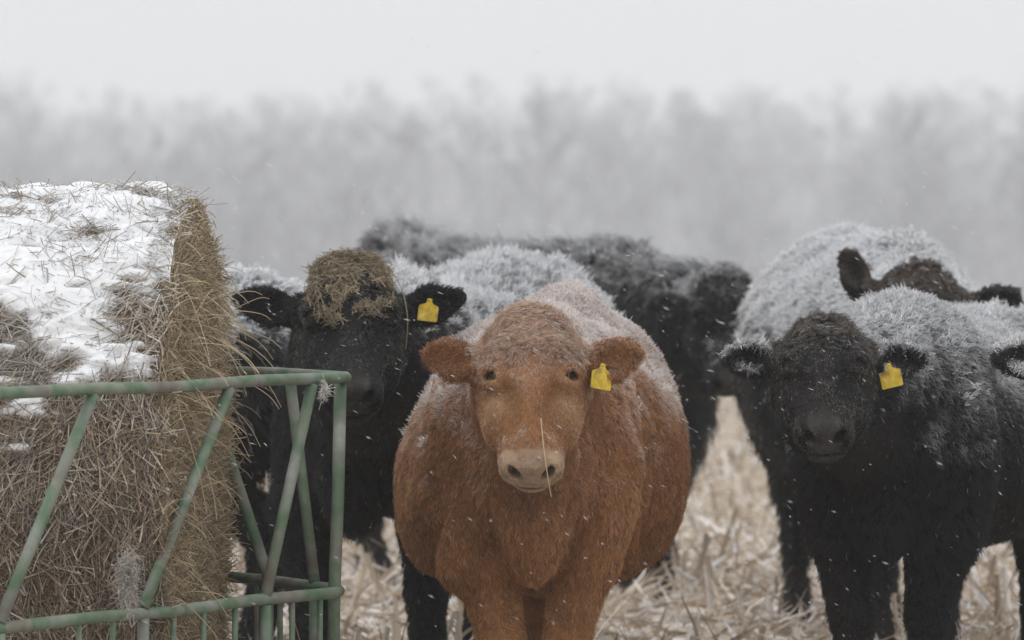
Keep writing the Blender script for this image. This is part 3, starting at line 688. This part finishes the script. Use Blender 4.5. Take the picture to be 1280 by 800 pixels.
# ------------------------------------------------------------------ green ring feeder
def tube_bm(pts, r, closed=False, segs=14, bend=None):
    import bmesh
    P = [Vector(q) for q in pts]; n = len(P); V, F = [], []
    for i in range(n):
        a = P[(i - 1) % n] if (closed or i > 0) else P[i]; b = P[(i + 1) % n] if (closed or i < n - 1) else P[i]
        t = (b - a).normalized(); ref = Vector((0, 0, 1)) if abs(t.z) < .9 else Vector((1, 0, 0))
        s_ = t.cross(ref).normalized(); w_ = s_.cross(t)
        sc = 1.0
        for k in range(segs):
            an = 2 * math.pi * k / segs; V.append(P[i] + (s_ * math.cos(an) + w_ * math.sin(an)) * r)
    m = n if closed else n - 1
    for i in range(m):
        j = (i + 1) % n
        for k in range(segs): l = (k + 1) % segs; F.append((i * segs + k, i * segs + l, j * segs + l, j * segs + k))
    if not closed:
        for e_, rev in ((0, True), (n - 1, False)):
            c = len(V); V.append(P[e_]);
            for k in range(segs):
                l = (k + 1) % segs; q = (e_ * segs + k, e_ * segs + l, c); F.append(q if not rev else q[::-1])
    return V, F
def tube(name, pts, r, parent, closed=False, segs=14):
    V, F = tube_bm(pts, r, closed, segs); me = bpy.data.meshes.new(name); me.from_pydata(V, [], F); me.update()
    for q in me.polygons: q.use_smooth = len(q.vertices) == 4
    me.materials.append(M_PAINT); o = bpy.data.objects.new(name, me); C.objects.link(o); o.parent = parent; return o
ctr = np.array([-2.017, 14.62]); RF = 1.60; ZT, ZL, ZG = 1.055, .505, .06
feeder = bpy.data.objects.new('hay_feeder', None); C.objects.link(feeder); feeder.location = (ctr[0], ctr[1], 0)
tag(feeder, 'weathered green steel ring feeder with slanted bars around the hay bale', 'feeder')
cor = [np.array([math.cos(math.radians(-1 - 60 * k)), math.sin(math.radians(-1 - 60 * k))]) * RF for k in range(6)]
def ringpts(z, rr, n_arc=5):
    pts = []
    for k in range(6):
        c, a, b = cor[k], cor[k - 1], cor[(k + 1) % 6]; p0 = c + (a - c) / np.linalg.norm(a - c) * rr; p1 = c + (b - c) / np.linalg.norm(b - c) * rr
        for q in np.linspace(0, 1, n_arc): m = (1 - q) ** 2 * p0 + 2 * q * (1 - q) * c + q * q * p1; pts.append((m[0], m[1], z))
        for q in (.25, .5, .75):
            m = p1 * (1 - q) + (b + (c - b) / np.linalg.norm(c - b) * rr) * q; pts.append((m[0], m[1], z + .004 * math.sin(k * 5 + q * 9)))
    return pts
tube('top_rail', ringpts(ZT, .04), .0150, feeder, True)
tube('middle_rail', ringpts(ZL, .11, 8), .0150, feeder, True)
tube('ground_rail', ringpts(ZG, .11, 8), .0150, feeder, True)
def sidept(k, s, z, off=0): c, b = cor[k], cor[(k + 1) % 6]; d = (b - c) / RF; nn = np.array([c[0] + b[0], c[1] + b[1]]); nn /= np.linalg.norm(nn); m = c + d * s + nn * off; return (m[0], m[1], z)
for k in range(6):
    c = cor[k] * .985
    tube('post', [(c[0], c[1], ZT - .012), (c[0] - .006, c[1], .75), (c[0] * .990, c[1], ZL), (c[0] * .985, c[1], .0)], .0165, feeder)
    for s0, s1 in ((.177, .392), (.554, .931), (1.14, 1.52)) if k != 5 else ((1.26, 1.40), (.73, 1.13), (.25, .50)):
        tube('slanted_bar', [sidept(k, s0, ZT - .014), sidept(k, (s0 + s1) / 2, (ZT + ZL) / 2), sidept(k, s1, ZL + .012)], .0148, feeder)
        tube('lower_post', [sidept(k, s1, ZL - .012), sidept(k, s1, ZG + .012)], .0148, feeder)
    for s1 in (.14, .27, .53, .67, .80, 1.06, 1.2):
        tube('lower_rod', [sidept(k, s1, ZL - .012), sidept(k, s1 + .004, ZG + .012)], .0075, feeder, segs=8)
# frosty straw caught on the feeder
def wisp(name, label, world, n, spread, Lr, down, colr, seed):
    r = np.random.default_rng(seed); P = np.array(world) + r.normal(size=(n, 3)) * np.array(spread)
    d = unit(r.normal(size=(n, 3)) * .9 + np.array([0, 0, -down])); L = Lr * (.3 + r.random(n))
    S = strands(P, d, L, .0005 + .0006 * r.random(n), np.array(colr) * (.75 + .35 * r.random(n))[:, None], r.normal(size=n) * .5, r=r)
    tag(curves_np(name, *S, M_STRAW), label, 'straw')
wisp('straw_tuft', 'frosted straw tuft hanging on the middle rail of the feeder', at(160, 724, 13.62) + np.array([0, -.02, 0]), 1100, (.010, .008, .034), .022, .6, (.44, .41, .37), 3)
wisp('straw_wisp', 'small frosted wisp hanging under the feeder top rail near its corner', at(405, 486, 14.45) + np.array([0, -.01, 0]), 160, (.004, .004, .012), .020, 1.0, (.60, .58, .55), 4)

# ------------------------------------------------------------------ ground, stubble, far side of the valley
def gz(x, y):
    fall = -13 * smooth(70, 330, y) + 24 * smooth(480, 1100, y)
    return fall + .015 * np.sin(x * .9 + 1) * np.cos(y * .6)
xs = np.unique(np.concatenate([np.linspace(-420, -20, 30), np.linspace(-20, 20, 90), np.linspace(20, 420, 30)]))
ys = np.unique(np.concatenate([np.linspace(-25, 0, 8), np.linspace(0, 60, 180), np.linspace(60, 1180, 140)]))
Xg, Yg = np.meshgrid(xs, ys, indexing='ij'); Vg = np.stack([Xg, Yg, gz(Xg, Yg)], -1).reshape(-1, 3)
I = np.arange(len(Vg)).reshape(len(xs), len(ys)); Qg = np.stack([I[:-1, :-1], I[1:, :-1], I[1:, 1:], I[:-1, 1:]], -1).reshape(-1, 4)
M_GROUND = ramp_mat('field_ground', [(.36, (.22, .17, .13)), (.45, (.52, .43, .34)), (.55, (.62, .54, .45)), (.62, (.80, .79, .78))], 3.0, .9, 10, .5, .1)
far_q = Vg[Qg][:, :, 1].mean(1) > 150
for nm, sel, mt in (('ground', ~far_q, M_GROUND), ('hillside', far_q, ramp_mat('winter_slope', [(.35, (.25, .25, .255)), (.65, (.31, .31, .32))], .05, .9))):
    qq = Qg[sel]; us_ = np.unique(qq); tag(mesh_np(nm, Vg[us_], np.searchsorted(us_, qq), mt), kind='structure')

def ribbons(name, n, root, d, L, W, bend, col, K=4, seed=1, kind=None, parent=None, mat=None):
    r = np.random.default_rng(seed); tt = np.linspace(0, 1, K)
    side = unit(np.cross(d, r.normal(size=(n, 3)))); up = np.cross(side, d)
    c = root[:, None, :] + d[:, None, :] * (L[:, None] * tt)[..., None] + up[:, None, :] * (bend * L)[:, None, None] * (tt ** 2)[None, :, None]
    ww = W[:, None] * (1 - .75 * tt ** 2)[None, :]
    tw = r.normal(size=n)[:, None] * tt[None, :] * 1.2
    sv = side[:, None, :] * np.cos(tw)[..., None] + up[:, None, :] * np.sin(tw)[..., None]
    a = c - sv * ww[..., None]; b = c + sv * ww[..., None]
    V = np.stack([a, b], 2).reshape(-1, 3); base = np.arange(n)[:, None] * K * 2 + np.arange(K - 1)[None, :] * 2
    Q = np.stack([base, base + 1, base + 3, base + 2], -1).reshape(-1, 4)
    return V, Q, np.repeat(col, K * 2, 0)
HUSK = np.array([[.62, .53, .43], [.56, .47, .37], [.68, .61, .52], [.42, .34, .26], [.30, .23, .17], [.76, .71, .66], [.52, .43, .33]])
def field_xy(n, y0, y1, pw):
    y = y0 + (y1 - y0) * rng.random(n) ** pw; half = y * .19 + 2.5; return rng.uniform(-1, 1, n) * half, y
n = 125000; x, y = field_xy(n, 12.5, 75, 1.6); an = rng.uniform(0, 6.28, n); el = np.abs(rng.normal(size=n)) * .30
d = np.stack([np.cos(an) * np.cos(el), np.sin(an) * np.cos(el), np.sin(el)], -1); L = (.04 + .15 * rng.random(n) ** 1.7) * (1 + y / 60)
P = np.stack([x, y, gz(x, y) + .01 + .06 * rng.random(n)], -1)
V1, Q1, C1 = ribbons('', n, P, d, L, (.0022 + .0055 * rng.random(n)) * (1 + y / 45), rng.normal(size=n) * .5, HUSK[rng.integers(0, 7, n)] * (.7 + .5 * rng.random(n))[:, None])
snowy = (rng.random(n) < .12); C1 = np.where(np.repeat(snowy, 8)[:, None], np.array([.78, .78, .79]), C1)
tag(mesh_np('stubble_litter', V1, Q1, M_FROST, None, False, C1), kind='stuff')
# cut corn stalks standing in rows
rows = np.arange(13, 75, .76); sx_, sy_ = [], []
for yy in rows:
    half = yy * .19 + 2.5; m = int(half * 2 / .17); sx_.append(rng.uniform(-half, half, m)); sy_.append(np.full(m, yy) + rng.normal(size=m) * .10)
x = np.concatenate(sx_); y = np.concatenate(sy_); n = len(x); tilt = rng.normal(size=(n, 2)) * .28
d = unit(np.stack([tilt[:, 0], tilt[:, 1], np.ones(n)], -1)); L = .08 + .20 * rng.random(n)
P = np.stack([x, y, gz(x, y) - .01], -1)
VV, QQ, CC = [], [], []
colr = HUSK[rng.integers(0, 7, n)] * (.7 + .4 * rng.random(n))[:, None]
seg = 6; tt = [0, 1]
s1 = unit(np.cross(d, np.array([0, 1.0, 0]))); s2 = np.cross(d, s1)
rad = .009 + .004 * rng.random(n)
ring = []
for t in tt:
    for k in range(seg):
        a = 2 * math.pi * k / seg; ring.append(P + d * (L * t)[:, None] + (s1 * math.cos(a) + s2 * math.sin(a)) * (rad * (1 - .15 * t))[:, None])
V2 = np.stack(ring, 1).reshape(-1, 3); b0 = np.arange(n)[:, None] * seg * 2 + np.arange(seg)[None, :]; b1 = np.arange(n)[:, None] * seg * 2 + (np.arange(seg)[None, :] + 1) % seg
Q2 = np.stack([b0, b1, b1 + seg, b0 + seg], -1).reshape(-1, 4); C2 = np.repeat(colr, seg * 2, 0)
# torn leaves on the stalks
m = n * 3; idx = rng.integers(0, n, m); dd = unit(d[idx] + rng.normal(size=(m, 3)) * .55); PP = P[idx] + d[idx] * (L[idx] * rng.random(m) * .8)[:, None]
V3, Q3, C3 = ribbons('', m, PP, dd, .05 + .13 * rng.random(m), .003 + .006 * rng.random(m), rng.normal(size=m) * .8 + .3, HUSK[rng.integers(0, 7, m)] * (.8 + .4 * rng.random(m))[:, None], seed=9)
Vs = np.concatenate([V2, V3]); Qs_ = np.concatenate([Q2, Q3 + len(V2)]); Cs = np.concatenate([C2, C3])
tag(mesh_np('corn_stubble', Vs, Qs_, M_FROST, None, False, Cs), kind='stuff')

# leafless winter woods on the far hillside (reads as one mass)
def woods():
    r = np.random.default_rng(99); Vw, Qw, Cw = [], [], []
    nt_ = 1700; X = r.uniform(-215, 215, nt_); Y = r.uniform(380, 1020, nt_)
    base = gz(X, Y); 
    prof = np.interp(X / Y * FP + 640, [-200, 0, 60, 180, 300, 400, 470, 800, 850, 905, 915, 925, 1010, 1060, 1300, 1500], [70, 78, 100, 116, 122, 115, 98, 98, 112, 112, 96, 112, 120, 98, 104, 100])
    topz = CAMZ - (prof - 13 - HOR) / FP * Y
    Ht = np.clip((topz - base) * (.42 + .56 * r.random(nt_)), 6, 26)
    for i in range(nt_):
        h = Ht[i]; m = 150
        # trunk
        lean = r.normal(size=2) * .03
        tb = np.array([X[i], Y[i], base[i] - .3]); td = np.array([lean[0], lean[1], 1.0])
        k = 22
        lz = h * (.25 + .7 * r.random(k)); la = r.uniform(0, 6.28, k); ll = (h - lz) * .55 + 1.0; le = .5 + .5 * r.random(k)
        ld = np.stack([np.cos(la) * np.cos(le), np.sin(la) * np.cos(le), np.sin(le)], -1)
        P0 = tb + td * lz[:, None]
        j = r.integers(0, k, m); q = .25 + .75 * r.random(m); P1 = P0[j] + ld[j] * (ll[j] * q)[:, None]
        dd = unit(ld[j] + r.normal(size=(m, 3)) * .7)
        P = np.concatenate([[tb], P0, P1]); D = np.concatenate([[td], ld, dd]); L = np.concatenate([[h * .95], ll, .7 + 1.8 * r.random(m)])
        Wd = np.concatenate([[.10], np.full(k, .045), .022 + .03 * r.random(m)])
        side = np.tile([1.0, 0, 0], (len(P), 1)); side = unit(side - D * (side * D).sum(1, keepdims=True) + .05); s2 = unit(np.cross(D, side))
        a = P - side * Wd[:, None]; b = P + side * Wd[:, None]; c_ = P + s2 * Wd[:, None] * 1.2; tp = P + D * L[:, None]
        V = np.stack([a, b, c_, tp], 1).reshape(-1, 3); o_ = np.arange(len(P))[:, None] * 4
        T_ = np.concatenate([o_ + [0, 1, 3], o_ + [1, 2, 3], o_ + [2, 0, 3]]) + sum(len(v) for v in Vw)
        Vw.append(V); Qw.append(T_); Cw.append(np.repeat(np.array([[.25, .255, .265]]) * r.uniform(.7, 1.4), len(V), 0))
    return np.concatenate(Vw), np.concatenate(Qw), np.concatenate(Cw)
V, Q, Cc = woods()
tag(mesh_np('far_woods', V, Q, M_FROST, None, False, Cc), kind='stuff')

# ------------------------------------------------------------------ falling snow: small tumbling clumps of crystals
r = np.random.default_rng(17); n = 5500
Y = 12.3 + 11 * r.random(n); X = r.uniform(-1, 1, n) * (Y * .11 + .3); Z = r.uniform(.15, 3.2, n)
P = np.stack([X, Y, Z], -1); ax = unit(np.array([.85, 0, -.5]) + r.normal(size=(n, 3)) * .18); L = .003 + .008 * r.random(n) ** 2; W = .0006 + .0006 * r.random(n) ** 2
s1 = unit(np.cross(ax, r.normal(size=(n, 3)))); s2 = np.cross(ax, s1)
vv = np.stack([P - ax * L[:, None], P + s1 * W[:, None], P + s2 * W[:, None], P - s1 * W[:, None], P - s2 * W[:, None], P + ax * L[:, None]], 1).reshape(-1, 3)
tri = np.array([[0, 2, 1], [0, 3, 2], [0, 4, 3], [0, 1, 4], [5, 1, 2], [5, 2, 3], [5, 3, 4], [5, 4, 1]])
tag(mesh_np('falling_snow', vv, (np.arange(n)[:, None, None] * 6 + tri).reshape(-1, 3), M_SNOW, None, False), kind='stuff')

# ------------------------------------------------------------------ the misty air
import bmesh
me = bpy.data.meshes.new('haze'); bm = bmesh.new(); bmesh.ops.create_cube(bm, size=1); bm.to_mesh(me); bm.free()
hz = bpy.data.objects.new('haze', me); C.objects.link(hz); hz.dimensions = (1, 1, 1)
hz.scale = (860, 1240, 66); hz.location = (0, 580, 66 / 2 - 14.6)
mh = bpy.data.materials.new('haze'); mh.use_nodes = True; t = mh.node_tree; t.nodes.clear()
pv = t.nodes.new('ShaderNodeVolumePrincipled'); pv.inputs['Color'].default_value = (.965, .970, .985, 1); pv.inputs['Density'].default_value = .00114
ou = t.nodes.new('ShaderNodeOutputMaterial'); t.links.new(pv.outputs[0], ou.inputs['Volume']); me.materials.append(mh)
tag(hz, kind='stuff')
